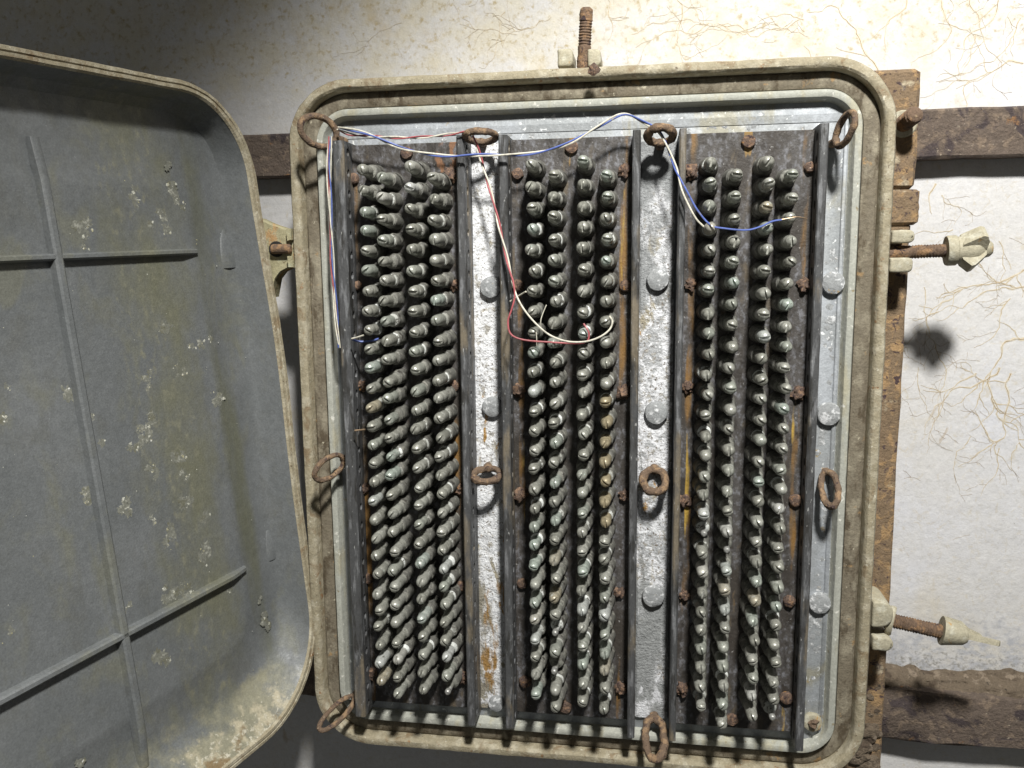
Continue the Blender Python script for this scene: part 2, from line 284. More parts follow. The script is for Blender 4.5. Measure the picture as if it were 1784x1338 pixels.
for s_ in [(1530, 122, 118, 200, 1.8), (1250, 40, -10, 130, 1.2), (1060, 0, -60, 90, 1.2), (1180, 0, -40, 120, 1.3), (1235, 40, -160, 150, 1.0), (1300, 60, 170, 120, 1.), (1400, 35, 190, 90, 1.),
           (1580, 0, -80, 110, 1.3), (1640, 0, -100, 150, 1.5), (1690, 0, -80, 130, 1.3), (1740, 0, -110, 160, 1.5), (1780, 30, 200, 150, 1.2), (1784, 110, 185, 150, 1.4), (1700, 60, -70, 90, 1.0),
           (880, 20, 200, 130, .9), (900, 60, 190, 120, .9), (960, 30, 215, 120, .9), (1100, 60, -20, 130, .8), (1400, 80, -40, 80, .8),
           (1784, 470, 215, 140, 1.6), (1784, 500, 195, 170, 1.4), (1760, 520, 230, 120, 1.), (1784, 590, 220, 130, 2.0), (1740, 640, -115, 170, 1.7), (1720, 660, -80, 160, 1.5), (1760, 650, -95, 170, 1.8), (1700, 650, -130, 110, 1.2),
           (1630, 600, -90, 150, .8), (1610, 500, -85, 120, .8), (1650, 680, -85, 130, .8), (1600, 640, -80, 130, .7), (1690, 760, -95, 110, .8), (1740, 780, -90, 110, .8), (1660, 400, 250, 90, .7), (1740, 420, -60, 100, .9), (1640, 340, -70, 80, .8), (1630, 320, -90, 60, 1.4),
           (700, 40, 200, 90, .7), (640, 80, 190, 80, .6)]:
    seed(*s_)
for k in range(36):
    seed(random.choice((random.uniform(640, 1500), random.uniform(1590, 1790))), random.choice((random.uniform(-20, 90), random.uniform(330, 980))) , random.uniform(0, 360), random.uniform(12, 60), random.uniform(.35, .62))
tag(roots.build('wall_roots', [M['root'], M['root_stain']]), 'thin brown root threads spreading over the white wall', kind='stuff')

def beam(z0, z1, d0, d1, jit, seedv):
    mb = MB(); rings = []
    for x in np.linspace(-3000, 2500, 120):
        o = Vector((x / 60, seedv, 0))
        def j(k, a=jit): return a * noise.noise(o + Vector((0, 0, k * 7.3)))
        rings.append([(x, d0, z0 + j(1)), (x, d1 - 3, z0 + j(1)), (x, d1 + j(2) * .6, z0 + 4 + j(3)), (x, d1 + j(5) * .6, (z0 + z1) / 2), (x, d1 + j(6) * .6, z1 - 4 + j(4)), (x, d1 - 3, z1 + j(4)), (x, d0, z1 + j(4))])
    mb.loft(rings, True, True, True); return mb
tag(beam(176, 262, DW - 8, -178, 2.5, 1).build('steel_rail', M['rust_beam']), 'dark rusty steel rail crossing the wall behind the top of the cabinet', 'rail', 'horizontal rails behind the cabinet')
tag(beam(-940, -838, DW - 8, -172, 9, 5).build('steel_rail', M['rust_beam']), 'crumbling brown rail at the lower right under fallen plaster', 'rail', 'horizontal rails behind the cabinet')  # real rail, its lower edge carried down to stand in for the shadow beneath
mb = MB(); xs = np.linspace(430, 1500, 420); zs = np.linspace(-900, -735, 52); g = []
for z in zs:
    for x in xs:
        edge = -800 + 11 * noise.noise(Vector((x / 130, 4, 0))) + 9 * noise.noise(Vector((x / 30, 9, 0)))
        t = min(max((edge - z) / 46, 0), 1)
        f1 = noise.noise(Vector((x / 34, z / 16, 1))); f2 = noise.noise(Vector((x / 11, z / 8, 5)))
        g.append((x, DW - 6 + t * 46 + (7 * f1 + 4 * f2) * (.25 + t) + (6 if z > edge - 20 and f1 > .05 else 0) * t, z))
mb.add(g, [(j_ * 420 + i_, j_ * 420 + i_ + 1, (j_ + 1) * 420 + i_ + 1, (j_ + 1) * 420 + i_) for j_ in range(51) for i_ in range(419)])
tag(mb.build('plaster_ledge', M['mud']), 'crumbled dirt and plaster caked on the lower rail', kind='stuff')

bar = empty('mounting_bar', W(405, -178, -300))
bar.location = (0, 0, 0)
tag(bar, 'rusty flat mounting bar standing upright behind the right edge of the cabinet', 'bar')
mb = MB(); mb.box(362, 447, -176, -104, -1500, 60, 4, .5, 40); mb.build('bar_strip', M['rust_bar'], bar)
mb = MB(); mb.box(360, 449, -174, -98, 118, 316, 6, .8, 14); mb.build('upper_plate', M['rust_bar'], bar)
mb = MB(); mb.box(366, 457, -172, -96, 57, 117, 5, .6, 6); mb.build('clamp_block', M['rust_bar'], bar)
# threaded stub with washer
b0 = at(1573, 216, -100)
mb = MB(); mb.lathe([(23, -6), (23, 2), (21, 4)], b0, (0, 1, 0), 20); mb.build('washer', M['lug'], bar)
mb = MB(); pr = []
for k in range(13): pr += [(14.5, 2 + k * 4), (12.6, 4 + k * 4)]
mb.lathe(pr + [(12, 55), (9, 57)], b0, (.06, 1, .12), 16); mb.build('threaded_stub', M['rust'], bar)
mb = MB()
for k in range(40): blob(mb, (random.uniform(380, 442), -105, random.uniform(-960, -640)), random.uniform(3, 9), .4, 2, .35)
for k in range(9): blob(mb, (random.uniform(400, 440), -103, random.uniform(-1010, -870)), random.uniform(9, 20), .5, 3, .3)
tag(mb.build('rust_scale', M['mud'], bar), kind='stuff')

# ------------------------------------------------------------------ cabinet
BX0, BX1, BZ0, BZ1, BR = -639., 389., -934., 322., 110.
cab = empty('terminal_cabinet'); tag(cab, 'open weathered metal terminal cabinet with rounded corners and its door swung to the left', 'cabinet')
def R(i, d, amp=0., sz=30):
    pts = rrect(BX0 + i, BX1 - i, BZ0 + i, BZ1 - i, max(BR - i, 18), d, 12, 40)
    if amp: pts = [tuple(wob((x, d_, z), sz, amp)) for x, d_, z in pts]
    return pts
a = 1.3
PD = -24
MB().loft([R(30, -172), R(26, -165), R(7, -40), R(0, -34, a), R(0, -6, a), R(3, -1, a), R(8, .5, a), R(14, 0, a), R(17.5, -3, a), R(19, -8), R(20, -25)], True, True).build('outer_rim', M['lip'], cab)
MB().loft([R(19.5, -24), R(24, -20), R(33, -19, .8), R(42, -20), R(46, -22), R(46.8, -38)], True).build('gasket_groove', M['groove'], cab)
MB().loft([R(46.5, -40), R(50, -38), R(50, -10), R(52, -6.5, .6), R(58, -5.5, .6), R(62, -7, .6), R(64, -11), R(66, -22), R(69, PD - 1.5)], True).build('inner_ridge', M['ridge'], cab)
mb = MB(); mb.loft([R(66, PD - 1), R(68, PD)], True); n4 = len(mb.v) // 2
mb.f.append(tuple(range(n4, 2 * n4))); mb.m.append(0)
mb.build('back_panel', M['panel'], cab)
MB().box(BX0 + 75, BX1 - 75, PD - 1, PD + 1.2, 222, 236, .6).build('panel_fold', M['panel'], cab)
MB().box(313, 320, PD - 1, PD + 3, -850, 236, 1.5).build('panel_fold', M['panel'], cab)
def strip(x0, x1, z0, z1, name='mounting_strip'):
    mb = MB(); rings = []
    for z in np.linspace(z0, z1, 70):
        j = lambda k: 1.6 * noise.noise(Vector((k * 9, z / 14, x0)))
        rings.append([(x0 + j(1), -26, z), (x0 + j(1), -20 + j(5) * .5, z), (x0 + 4 + j(2), -17 + j(6), z), ((x0 + x1) / 2, -17 + j(7), z), (x1 - 4 + j(3), -17 + j(8), z), (x1 + j(4), -20 + j(9) * .5, z), (x1 + j(4), -26, z)])
    mb.loft(rings, True, True, True); return mb.build(name, M['crust_low' if x0 < -100 else 'crust_high'], cab)
strip(-312, -252, -846, 206); strip(-16, 44, -842, 200)
# white bloom of corrosion on the panel, one crusty layer
mb = MB()
for k in range(210):
    zone = random.random()
    if zone < .30: c = (random.uniform(-560, 250), PD, 222 + random.gauss(0, 9))
    elif zone < .75: c = (random.choice((304, 322, 312)) + random.gauss(0, 7), PD, random.uniform(-880, 200))
    else: c = (-552 + random.gauss(0, 5), PD, random.uniform(-860, 200))
    blob(mb, c, random.uniform(1.5, 5), .12, 2, .5)
for k in range(90): blob(mb, (random.gauss(306, 12), PD, random.choice((-5, -120, -300, -450, -640)) + random.gauss(0, 30)), random.uniform(2, 6), .1, 2, .5)
tag(mb.build('corrosion_bloom', M['disc'], cab), kind='stuff')
# bolt heads
for (x, z, r) in [(16, -32, 19), (16, -264, 20), (15.6, -602, 20), (305, -40, 19), (307, -262, 20), (306, -602, 19), (302, -828, 17), (-276, -43, 19), (-276, -258, 19), (-277, -833, 15)]:
    mb = MB(); base = -19 if abs(x) < 280 else -26
    mb.lathe([(r * .96, 0), (r, 3), (r, 9), (r * .93, 12), (r * .7, 13.5), (r * .3, 14)], (x, base, z), (0, 1, 0), 22)
    mb.v = [tuple(wob(v, 7, 1.1)) for v in mb.v]
    o = mb.build('bolt_head', M['disc'], cab)
    if -270 < x < 100 or z == -262: pass
    if z == -828: o.data.materials[0] = M['lug']; o['label'] = 'bolt head stained orange with rust'
mb = MB(); blob(mb, (302, -10, -826), 8, .8, 2, .4); mb.build('rust_lump', M['ring'], cab)

# eye rings
def ring(a_, f_, half, hint, r, jag=.10):
    A, Fp = at(*a_), at(*f_); c = (A + Fp) / 2; e1 = (Fp - A) / 2; L1 = e1.length; u = e1.normalized()
    h = Vector(hint); h = (h - u * h.dot(u)).normalized()
    off = random.uniform(0, 99)
    path = [c + u * L1 * math.cos(t) + h * half * math.sin(t) for t in np.linspace(0, 2 * math.pi, 36, endpoint=False)]
    path = [wob(p, 13, r * jag * 2) for p in path]
    rad = [r * (1 + jag * 1.6 * noise.noise(Vector((off, p.x / 9, p.z / 9)))) for p in path]
    mb = MB(); mb.tube(path, rad, 12, True, jit=jag * .35)
    foot = Vector((A.x, PD, A.z))
    mb.tube([foot, (foot + A) / 2, A + u * 2], [r * 1.25, r * 1.25, r * 1.1], 12, jit=.05)
    return mb.build('eye_ring', M['ring'], cab)
ring((586, 241, 18), (524, 217, 66), 24, (.2, 0, 1), 5.6)
ring((837, 247, 8), (837, 228, 60), 26, (1, 0, 0), 5.8)
ring((1150, 250, 8), (1150, 222, 56), 20, (1, 0, 0), 7, .14)
ring((1456, 246, 10), (1489, 204, 62), 22, (.22, 1, -.1), 5.4)
ring((598, 800, 12), (548, 830, 60), 21, (.2, .1, 1), 5)
ring((847, 816, 0), (847, 839, 42), 24, (1, 0, 0), 6.5, .16)
ring((1140, 818, -8), (1140, 857, 30), 20, (1, 0, 0), 7, .14)
ring((1439, 822, -20), (1452, 882, 34), 15, (1, 1.2, 0), 5.4, .16)
ring((616, 1213, 5), (558, 1272, 72), 16, (.7, .8, -.4), 4.8)
o = ring((1140, 1250, -10), (1142, 1322, 70), 17, (1, 0, 0), 7, .2)
o['label'] = 'thick flaking eye ring at the lower edge'

# swing bolts, lugs, hinge
def lugbox(px0, py0, px1, py1, d0, d1, m='lug', b=4, name='latch_lug'):
    A, B = at(px0, py0, (d0 + d1) / 2), at(px1, py1, (d0 + d1) / 2)
    x0, x1, z0, z1 = min(A.x, B.x), max(A.x, B.x), min(A.z, B.z), max(A.z, B.z); r = min(b * 2.2, (z1 - z0) * .49)
    def q(i, d): return [tuple(wob(p, 14, .9)) for p in rrect(x0 + i, x1 - i, z0 + i, z1 - i, [r, 3, 3, r], d, 8, 3)]
    mb = MB(); mb.loft([q(0, d0), q(0, d1 - 4), q(.6, d1 - 2), q(2, d1 - .6), q(4, d1)], True, True, True)
    return mb.build(name, M[m], cab)
lugbox(1545, 402, 1583, 424, -100, -34); lugbox(1542, 449, 1580, 474, -100, -34)
lugbox(1512, 1034, 1545, 1080, -92, -18, b=9); lugbox(1512, 1094, 1546, 1120, -92, -18, b=6)
lugbox(974, 92, 1001, 122, -100, -40); lugbox(1026, 92, 1048, 122, -100, -40)
def rod(A, B, r, thread=(0, 1), pitch=4.6):
    A, B = Vector(A), Vector(B); L_ = (B - A).length; pr = [(r * .7, 0), (r, 3)]; h = 3
    while h < L_ - 4:
        t = h / L_
        if thread[0] <= t <= thread[1]: pr += [(r * 1.0, h), (r * .86, h + pitch * .5)]
        else: pr += [(r * (.95 + .08 * random.random()), h), (r * .96, h + pitch * .5)]
        h += pitch
    pr += [(r * .9, L_ - 3), (r * .55, L_)]
    mb = MB(); mb.lathe(pr, A, B - A, 16); mb.v = [tuple(wob(v, 8, 1.)) for v in mb.v]
    return mb
def swing_bolt(A, B, r, thread): 
    return rod(A, B, r, thread).build('swing_bolt', M['rust'], cab, angle=60)
# upper right bolt with wing nut
A = at(1540, 441, -58); B = at(1655, 436, -50)
sb = swing_bolt(A, B, 11.5, (.35, .95))
ax = (B - A).normalized(); o0 = at(1647, 437, -50)
mb = MB(); mb.lathe([(12, 0), (24, .5), (25, 3), (25, 15), (23, 17)], o0, ax, 24); mb.build('nut_collar', M['lug'], sb)
mb = MB(); mb.lathe([(22.5, 14), (23, 20), (24.5, 34), (24, 46), (20, 54), (15, 58), (13, 66), (9, 70)], o0, ax, 20); mb.v = [tuple(wob(v, 14, 1.6)) for v in mb.v]; mb.build('wing_nut', M['lug'], sb)
def wing(o0, ax, up, pts, th, parent, name='wing'):
    ax = Vector(ax).normalized(); up = Vector(up); up = (up - ax * up.dot(ax)).normalized(); sd = ax.cross(up); rings = []
    for s_, k in ((-1, .8), (-.6, 1), (.6, 1), (1, .8)):
        cx = sum(p[0] for p in pts) / len(pts); cz = sum(p[1] for p in pts) / len(pts)
        rings.append([Vector(o0) + ax * (cx + (p[0] - cx) * (k * .12 + .88)) + up * (cz + (p[1] - cz) * (k * .12 + .88)) + sd * th * s_ for p in pts])
    return MB().loft(rings, True, True, True).build(name, M['lug'], parent)
wing(o0, ax, (0, .55, .8), [(17, 8), (22, 21), (40, 31), (50, 36), (56, 34), (60, 24), (58, 8)], 15, sb)
wing(o0, ax, (0, .35, -.9), [(17, 8), (22, 22), (34, 34), (40, 32), (58, 15), (58, 6)], 15, sb)
# lower right bolt
A = at(1528, 1075, -52); B = at(1650, 1103, -40); sb = swing_bolt(A, B, 13, (.2, 1))
ax = (B - A).normalized(); o1 = at(1546, 1079, -52)
mb = MB(); mb.lathe([(14, 0), (25, 0), (26.5, 2), (26.5, 9), (25, 11)], o1, ax + Vector((0, .25, 0)), 24); mb.build('washer', M['lug'], sb)
o2 = at(1640, 1098, -41)
mb = MB(); mb.lathe([(15, 0), (25, 0), (25.5, 3), (23, 12), (20, 24), (17, 36), (12, 42)], o2, ax, 22); mb.build('wing_nut', M['lug'], sb)
wing(o2, ax, (0, .9, .3), [(8, -20), (8, 18), (32, 17), (46, 10), (70, 7), (92, 4), (96, -2), (88, -6), (60, -12), (34, -20)], 5, sb)
wing(o2, ax, (0, -.2, .95), [(6, 5), (6, 25), (30, 23), (42, 14), (62, 9), (66, 4), (50, 0)], 6, sb)
# top bolt
swing_bolt(at(1016, 124, -56), at(1022, 13, -46), 11.5, (.35, .75))
mb = MB(); q = at(1035, 121, 20); blob(mb, q, 9, .4, 2, .3); mb.build('rust_lump', M['lump'], cab)
# hinge on the left
def polyplate(pp, d, th, m, name, parent, bev=2.5):
    P = [at(x, y, d) for x, y in pp]; c = sum(P, Vector()) / len(P); rings = []
    for dd, k in ((d - th, .97), (d - bev, 1), (d, 1 - bev / 40)): rings.append([Vector((c.x + (p.x - c.x) * k, dd, c.z + (p.z - c.z) * k)) for p in P])
    return MB().loft(rings, True, True, True).build(name, M[m], parent)
polyplate([(448, 378), (470, 388), (500, 398), (520, 402), (520, 462), (503, 466), (488, 474), (478, 487), (472, 520), (456, 500)], -16, 34, 'lug_moss', 'hinge_lug', cab)
mb = MB(); mb.lathe([(14.5, 0), (14.5, 2), (10, 2.2)], at(482, 434, -15.5), (0, 1, 0), 18); mb.build('hinge_hole_disc', M['dark'], cab)  # dark disc laid on the lug, painting the shade of a hole
mb = MB(); mb.lathe([(8, 0), (9, 3), (9, 34), (6, 37)], at(474, 434, -8), (1, 0, 0), 14); mb.build('hinge_pin', M['rust'], cab)
polyplate([(498, 398), (507, 398), (507, 418), (500, 420)], -2, 18, 'lug_moss', 'hinge_knuckle', cab)
polyplate([(500, 446), (509, 446), (511, 466), (502, 466)], -2, 18, 'lug_moss', 'hinge_knuckle', cab)

# ------------------------------------------------------------------ door
DP = (-667.2, 13.6, -265.5); DE = (-.0817, -.037, 1.3083)
DB1, DB2, DRL, DWd, DUM, DH = 300.4, 277.9, 118.5, 893.8, 393.8, 1150.3
DT = 58.
Rm = Matrix.Rotation(DE[2], 4, 'Z') @ Matrix.Rotation(DE[1], 4, 'Y') @ Matrix.Rotation(DE[0], 4, 'X')
DM = Matrix.Translation(Vector(DP) * S) @ Rm           # local (x=-u, y=t, z=w)
def dring(iu, iw, t, amp=0., sz=40, top=None):
    top = iw if top is None else top
    rr = [max(150 - iu, 60), max(150 - iu, 60), max(190 - iu, 70), max(190 - iu, 70)]
    # local x runs from -W (free edge) to 0 (hinge edge)
    pts = rrect(-DWd + iu, -iu, -DH / 2 + iw, DH / 2 - top, [rr[0], rr[1], rr[2], rr[3]], t, 12, 24)
    out = []
    for x, y, z in pts:
        x += 11 * math.exp(-((z - 120) / 190) ** 2) * (1 if x > -DWd / 2 else 0)
        p = (x, y, z)
        if amp: p = tuple(wob(p, sz, amp))
        out.append(p)
    return out
def dbuild(mb, name, m, parent):
    o = mb.build(name, m, None, local=True)
    o.parent = parent
    if parent is cab: o.matrix_world = DM
    return o
mb = MB()
mb.loft([dring(30, 90, 96), dring(18, 70, 90), dring(-3, 4, 16), dring(-3, 0, 8), dring(0, 0, 6)], True, True)
mb.loft([dring(20, 17, 3, top=17), dring(23, 24, 12, top=20), dring(31, 62, 44, top=27), dring(36, 78, 54, top=33), dring(46, 92, 57.5, top=45), dring(66, 108, 58, top=62)], True)
mb.loft([dring(66, 108, 58, top=62), dring(110, 150, 58), dring(118, 158, 55.5), dring(130, 170, 55)], True)
k = len(mb.v); rg = dring(130, 170, 55); mb.add(rg, [tuple(range(len(rg)))])
door = dbuild(mb, 'door', M['door'], cab)
mb = MB(); mb.loft([dring(0, 0, 7), dring(0, 0, 3, 1), dring(2, 2, 0, 1), dring(9, 7, -.5, 1), dring(10.5, 8.5, 2.5, 1), dring(12, 10, 0, 1), dring(19, 15, 0, 1), dring(21, 18, 4)], True)
dbuild(mb, 'rim', M['lip'], door)
def rib(u0, w0, u1, w1, wd, hh, m='door'):
    n = 16; rings = []
    a_, b_ = Vector((-u0, 55, w0)), Vector((-u1, 55, w1)); t = (b_ - a_).normalized(); sd = t.cross(Vector((0, 1, 0)))
    for i in range(n + 1):
        f = i / n; p = a_.lerp(b_, f); e = .35 if i in (0, n) else 1
        rings.append([p + sd * wd * 1.0 + Vector((0, 2, 0)), p + sd * wd * .75 - Vector((0, hh * e * .8, 0)), p + sd * wd * .4 - Vector((0, hh * e, 0)), p - sd * wd * .4 - Vector((0, hh * e, 0)), p - sd * wd * .75 - Vector((0, hh * e * .8, 0)), p - sd * wd * 1. + Vector((0, 2, 0))])
    return dbuild(MB().loft(rings, False, False, False), 'rib', M[m], door)
rib(DUM, 470, DUM, -500, 9.5, 13); rib(DRL, DB1, DWd - DRL, DB1, 6, 12); rib(DRL, -DB2, DWd - DRL, -DB2, 7, 13)
for u, w_ in ((28, 268), (24, -290)):          # pressed pockets beside the hinge wall, cut off square at the lower end
    mb = MB(); rings = []
    for zz, k in ((0, .0), (1, .85), (8, 1), (20, 1), (36, .92), (54, .7), (70, .35), (80, .04)):
        rings.append([(-u + 30 * k ** .5 * math.cos(t), 58.5 - 7 * k * max(0, math.sin(t)), w_ + zz) for t in np.linspace(0, math.pi, 13)])
    mb.loft(rings, False); dbuild(mb, 'pocket', M['door'], door)
# lichen spots on the door, read off the photograph as points on its floor
DI = DM.inverted()
def door_pt(px, py, t=54.5):
    q = Vector(tuple(np.array([px - PC[0], py - PC[1], F]) @ RC)); o = DI @ Vector((0, -D * S, 0)); d = DI.to_3x3() @ Vector((q.x, q.y, q.z))
    k = (t * S - o.y) / d.y; p = (o + d * k) / S
    return p
mb = MB()
spots = [(148, 395, 9), (150, 410, 6), (292, 290, 4), (300, 325, 8), (306, 345, 6), (232, 338, 7), (240, 350, 5), (290, 405, 7), (280, 375, 6), (265, 390, 5), (320, 360, 5), (150, 432, 4), (290, 568, 7), (350, 597, 7), (335, 605, 5), (363, 591, 4), (260, 655, 5), (258, 673, 5), (118, 684, 8), (162, 727, 5),
         (262, 730, 7), (245, 746, 6), (256, 748, 6), (262, 765, 7), (228, 775, 6), (242, 780, 6), (420, 685, 9), (380, 690, 7), (380, 700, 5), (452, 745, 7), (5, 727, 6), (305, 805, 8), (318, 798, 6), (265, 815, 6), (272, 828, 6), (326, 830, 5), (150, 862, 8), (155, 875, 6), (218, 872, 7), (215, 888, 7), (325, 880, 8), (330, 870, 5), (360, 898, 8), (268, 905, 5), (296, 925, 9), (290, 940, 6),
         (355, 960, 8), (352, 975, 7), (300, 1035, 9), (290, 1040, 7), (325, 1020, 5), (331, 1036, 8), (222, 1058, 5), (281, 1145, 9), (290, 1152, 7), (480, 1005, 6), (488, 1003, 5), (455, 1045, 4), (462, 1082, 7), (470, 1090, 6), (142, 1326, 5), (20, 1100, 4), (15, 675, 4), (180, 770, 5), (305, 640, 4), (320, 650, 5), (400, 1030, 4)]
spots = [q for q in spots if door_pt(q[0], q[1]).x < -64]
for (x, y, r) in spots:
    for k in range(random.randint(1, 4)):
        p = door_pt(x + random.gauss(0, r * .6), y + random.gauss(0, r * .6), 55.)
        rr = r * .34 * random.uniform(.3, 1.25)
        blob(mb, p, rr, .09, 2, .45)
for k in range(70):
    p = door_pt(random.uniform(0, 450), random.uniform(300, 1180), 55.2); blob(mb, p, random.uniform(.5, 1.3), .3, 1, .4)
o = dbuild(mb, 'lichen_spots', M['lichen'], door); o['kind'] = 'stuff'
mb = MB()
spots = [q for q in spots if door_pt(q[0], q[1]).x < -64]
for (x, y, r) in spots:
    for k in range(3): blob(mb, door_pt(x + random.gauss(0, r * .7), y + random.gauss(0, r * .8), 55.1), r * random.uniform(.6, 1.2), .04, 3, .6, .35)
o = dbuild(mb, 'paint_blisters', M['smudge'], door); o['kind'] = 'stuff'

# ------------------------------------------------------------------ terminal blocks
ZT, ZB = 208., -846.
HP = 85.                       # post height
def meshdata(mb, name, mats, angle=35):
    o = mb.build(name, mats, angle=angle); me = o.data; bpy.data.objects.remove(o); return me
# post: local frame, axis = viewer direction
def post_mesh(k):
    mb = MB(); j = random.uniform(-2, 2)
    mb.lathe([(16.5, 0), (16, 4), (14.6, 8), (13.8, 28 + j), (12.6, 33 + j), (9.5, 34.5 + j)], (0, 0, 0), (0, 1, 0), 16, 0)
    mb.lathe([(9, 34 + j), (11.0, 34.8 + j), (11.2, 36.2 + j), (9.6, 37.2 + j), (6, 40 + j), (5, 60), (4, 62)], (0, 0, 0), (0, 1, 0), 16, 1)
    mb.v = [tuple(wob(v, 8 + k, .9)) for v in mb.v]
    return meshdata(mb, 'post', [M['post'], M['washer']])
def cap_mesh(k, slot=True):
    mb = MB(); L_ = HP
    prof = [(6, 39), (9.9, 40), (10.5, 42), (10.3, 61), (9.4, 64.5), (8.5, 66), (8.6, 68), (9.0, 70), (9.0, 74), (8.4, 78), (7.0, 81.4), (4.8, 83.8), (2.2, 84.8)]
    if k % 3 == 1: prof = [(6, 40), (10, 41), (10.5, 43), (10, 66), (9.5, 74), (8.5, 79), (6.9, 82), (4.6, 84), (2, 84.9)]
    if k % 3 == 2: prof = [(6, 43), (8.6, 44), (9.0, 46), (8.8, 60), (8.1, 63), (8.2, 66), (9.1, 69), (9.1, 74), (8.4, 78.5), (6.9, 82), (4.6, 84), (2, 84.8)]
    mb.lathe(prof, (0, 0, 0), (0, 1, 0), 18)
    mb.v = [tuple(wob(v, 7, .35)) for v in mb.v]
    o = mb.build('cap', M['cap'])
    if slot:
        c = MB(); c.box(-14, 14, 78.6, 96, -1.8, 1.8, .01).build('cut', M['dark'])
        cut = bpy.data.objects['cut']
        md = o.modifiers.new('b', 'BOOLEAN'); md.operation = 'DIFFERENCE'; md.object = cut; md.solver = 'EXACT'
        dg = bpy.context.evaluated_depsgraph_get(); me = bpy.data.meshes.new_from_object(o.evaluated_get(dg))
        bpy.data.objects.remove(cut)
    else: me = o.data.copy()
    bpy.data.objects.remove(o)
    me.polygons.foreach_set('use_smooth', [True] * len(me.polygons)); me.set_sharp_from_angle(angle=math.radians(38))
    return me
posts = [post_mesh(k) for k in range(5)]
caps = [cap_mesh(k, k < 7) for k in range(8)]
caps_tan = []
for me in caps[:3]:
    t = me.copy(); t.materials.clear(); t.materials.append(M['cap_tan']); caps_tan.append(t)
mb = MB(); pr = [(5.5, 38)]
for k in range(8): pr += [(5.4, 40 + k * 3), (4.7, 41.5 + k * 3)]
mb.lathe(pr + [(5.2, 65), (5.8, 68), (5.0, 72), (3, 74)], (0, 0, 0), (0, 1, 0), 14); stud_me = meshdata(mb, 'stud', [M['stud']])

def rail_mb(x0, x1, side, d_bot):
    """channel lip; the wall facing side (+1 right, -1 left) carries a row of round holes"""
    mb = MB(); dF = 42; nh = 30; z0, z1 = ZB - 4, ZT + 3; ph = (z1 - z0) / nh
    xw = x1 if side > 0 else x0; xo = x0 if side > 0 else x1
    zs = np.linspace(z0, z1, nh * 2 + 1)
    dc = (6 + dF) / 2 - 3; hr = 6.4
    for k in range(nh):
        a, b = z0 + k * ph, z0 + (k + 1) * ph; zc = (a + b) / 2; dlo, dhi = d_bot, dF - 2.5
        outer = [(dhi, zc), (dhi, b), (dc, b), (dlo, b), (dlo, zc), (dlo, a), (dc, a), (dhi, a)]
        inner = [(dc + hr * math.cos(q * math.pi / 4), zc + hr * 1.15 * math.sin(q * math.pi / 4)) for q in range(8)]
        V0 = [(xw, d, z) for d, z in outer]; V1 = [(xw, d, z) for d, z in inner]; V2 = [(xw - side * 5, d, z) for d, z in inner]
        mb.loft([V0, V1, V2], True, False, False, 0)
        o = len(mb.v); mb.v += V2; mb.f.append(tuple(range(o, o + 8))); mb.m.append(1)
    # rest of the channel as an open section lofted along z
    rings = []
    for z in np.linspace(z0, z1, 50):
        j = .7 * noise.noise(Vector((x0, z / 25, 3)))
        rings.append([(xw, dF - 2.5, z), (xw - side * 2, dF + j * .5, z), (xo + side * 2.2, dF + j * .5, z), (xo + j, dF - 2.2, z), (xo + j, d_bot, z), (xw - side * .2, d_bot, z)])
    mb.loft(rings, False, False, False, 0)
    o = len(mb.v)
    for r in (rings[0], rings[-1]):
        o = len(mb.v); mb.v += [tuple(p) for p in r]; mb.f.append(tuple(range(o, o + 6))); mb.m.append(0)
    return mb
C1 = [(628.4, 293.6), (660.5, 309.3), (709.9, 289.2), (751, 309.3), (923.9, 286.9), (962, 302.6), (1014.3, 280.9), (1056, 303), (1241, 281), (1282.7, 300.8), (1342, 279.5), (1382.5, 304)]
C2 = [(660.4, 1190), (691, 1215.4), (735.8, 1206.5), (776, 1213), (932.3, 1212.9), (965.9, 1238.7), (1014, 1228.6), (1052.2, 1237.5), (1220, 1233), (1259.2, 1265.6), (1310.8, 1252), (1347.6, 1258)]
BL = [(-520, -322, -540, -308, 'dark terminal block nearest the open grey door, its posts leaning left in view', (-519, -340, -419, None)),
      (-235, -28, -250, -15, 'middle terminal block with the red and white wire looped over its posts', (-224, -41, -131, -143)),
      (58, 263, 47, 277, 'terminal block at the right, with the blue wire hooked across its top posts', (69, 253, 159, 159))]
bare = {(0, 3, 27), (1, 1, 23), (1, 1, 25), (2, 0, 18), (2, 1, 18), (2, 3, 27)}
def nearest_tip(px, py):
    best = None
    for t in tips:
        e = (t[0] - px) ** 2 + (t[1] - py) ** 2
        if best is None or e < best[0]: best = (e, t)
    return best[1]
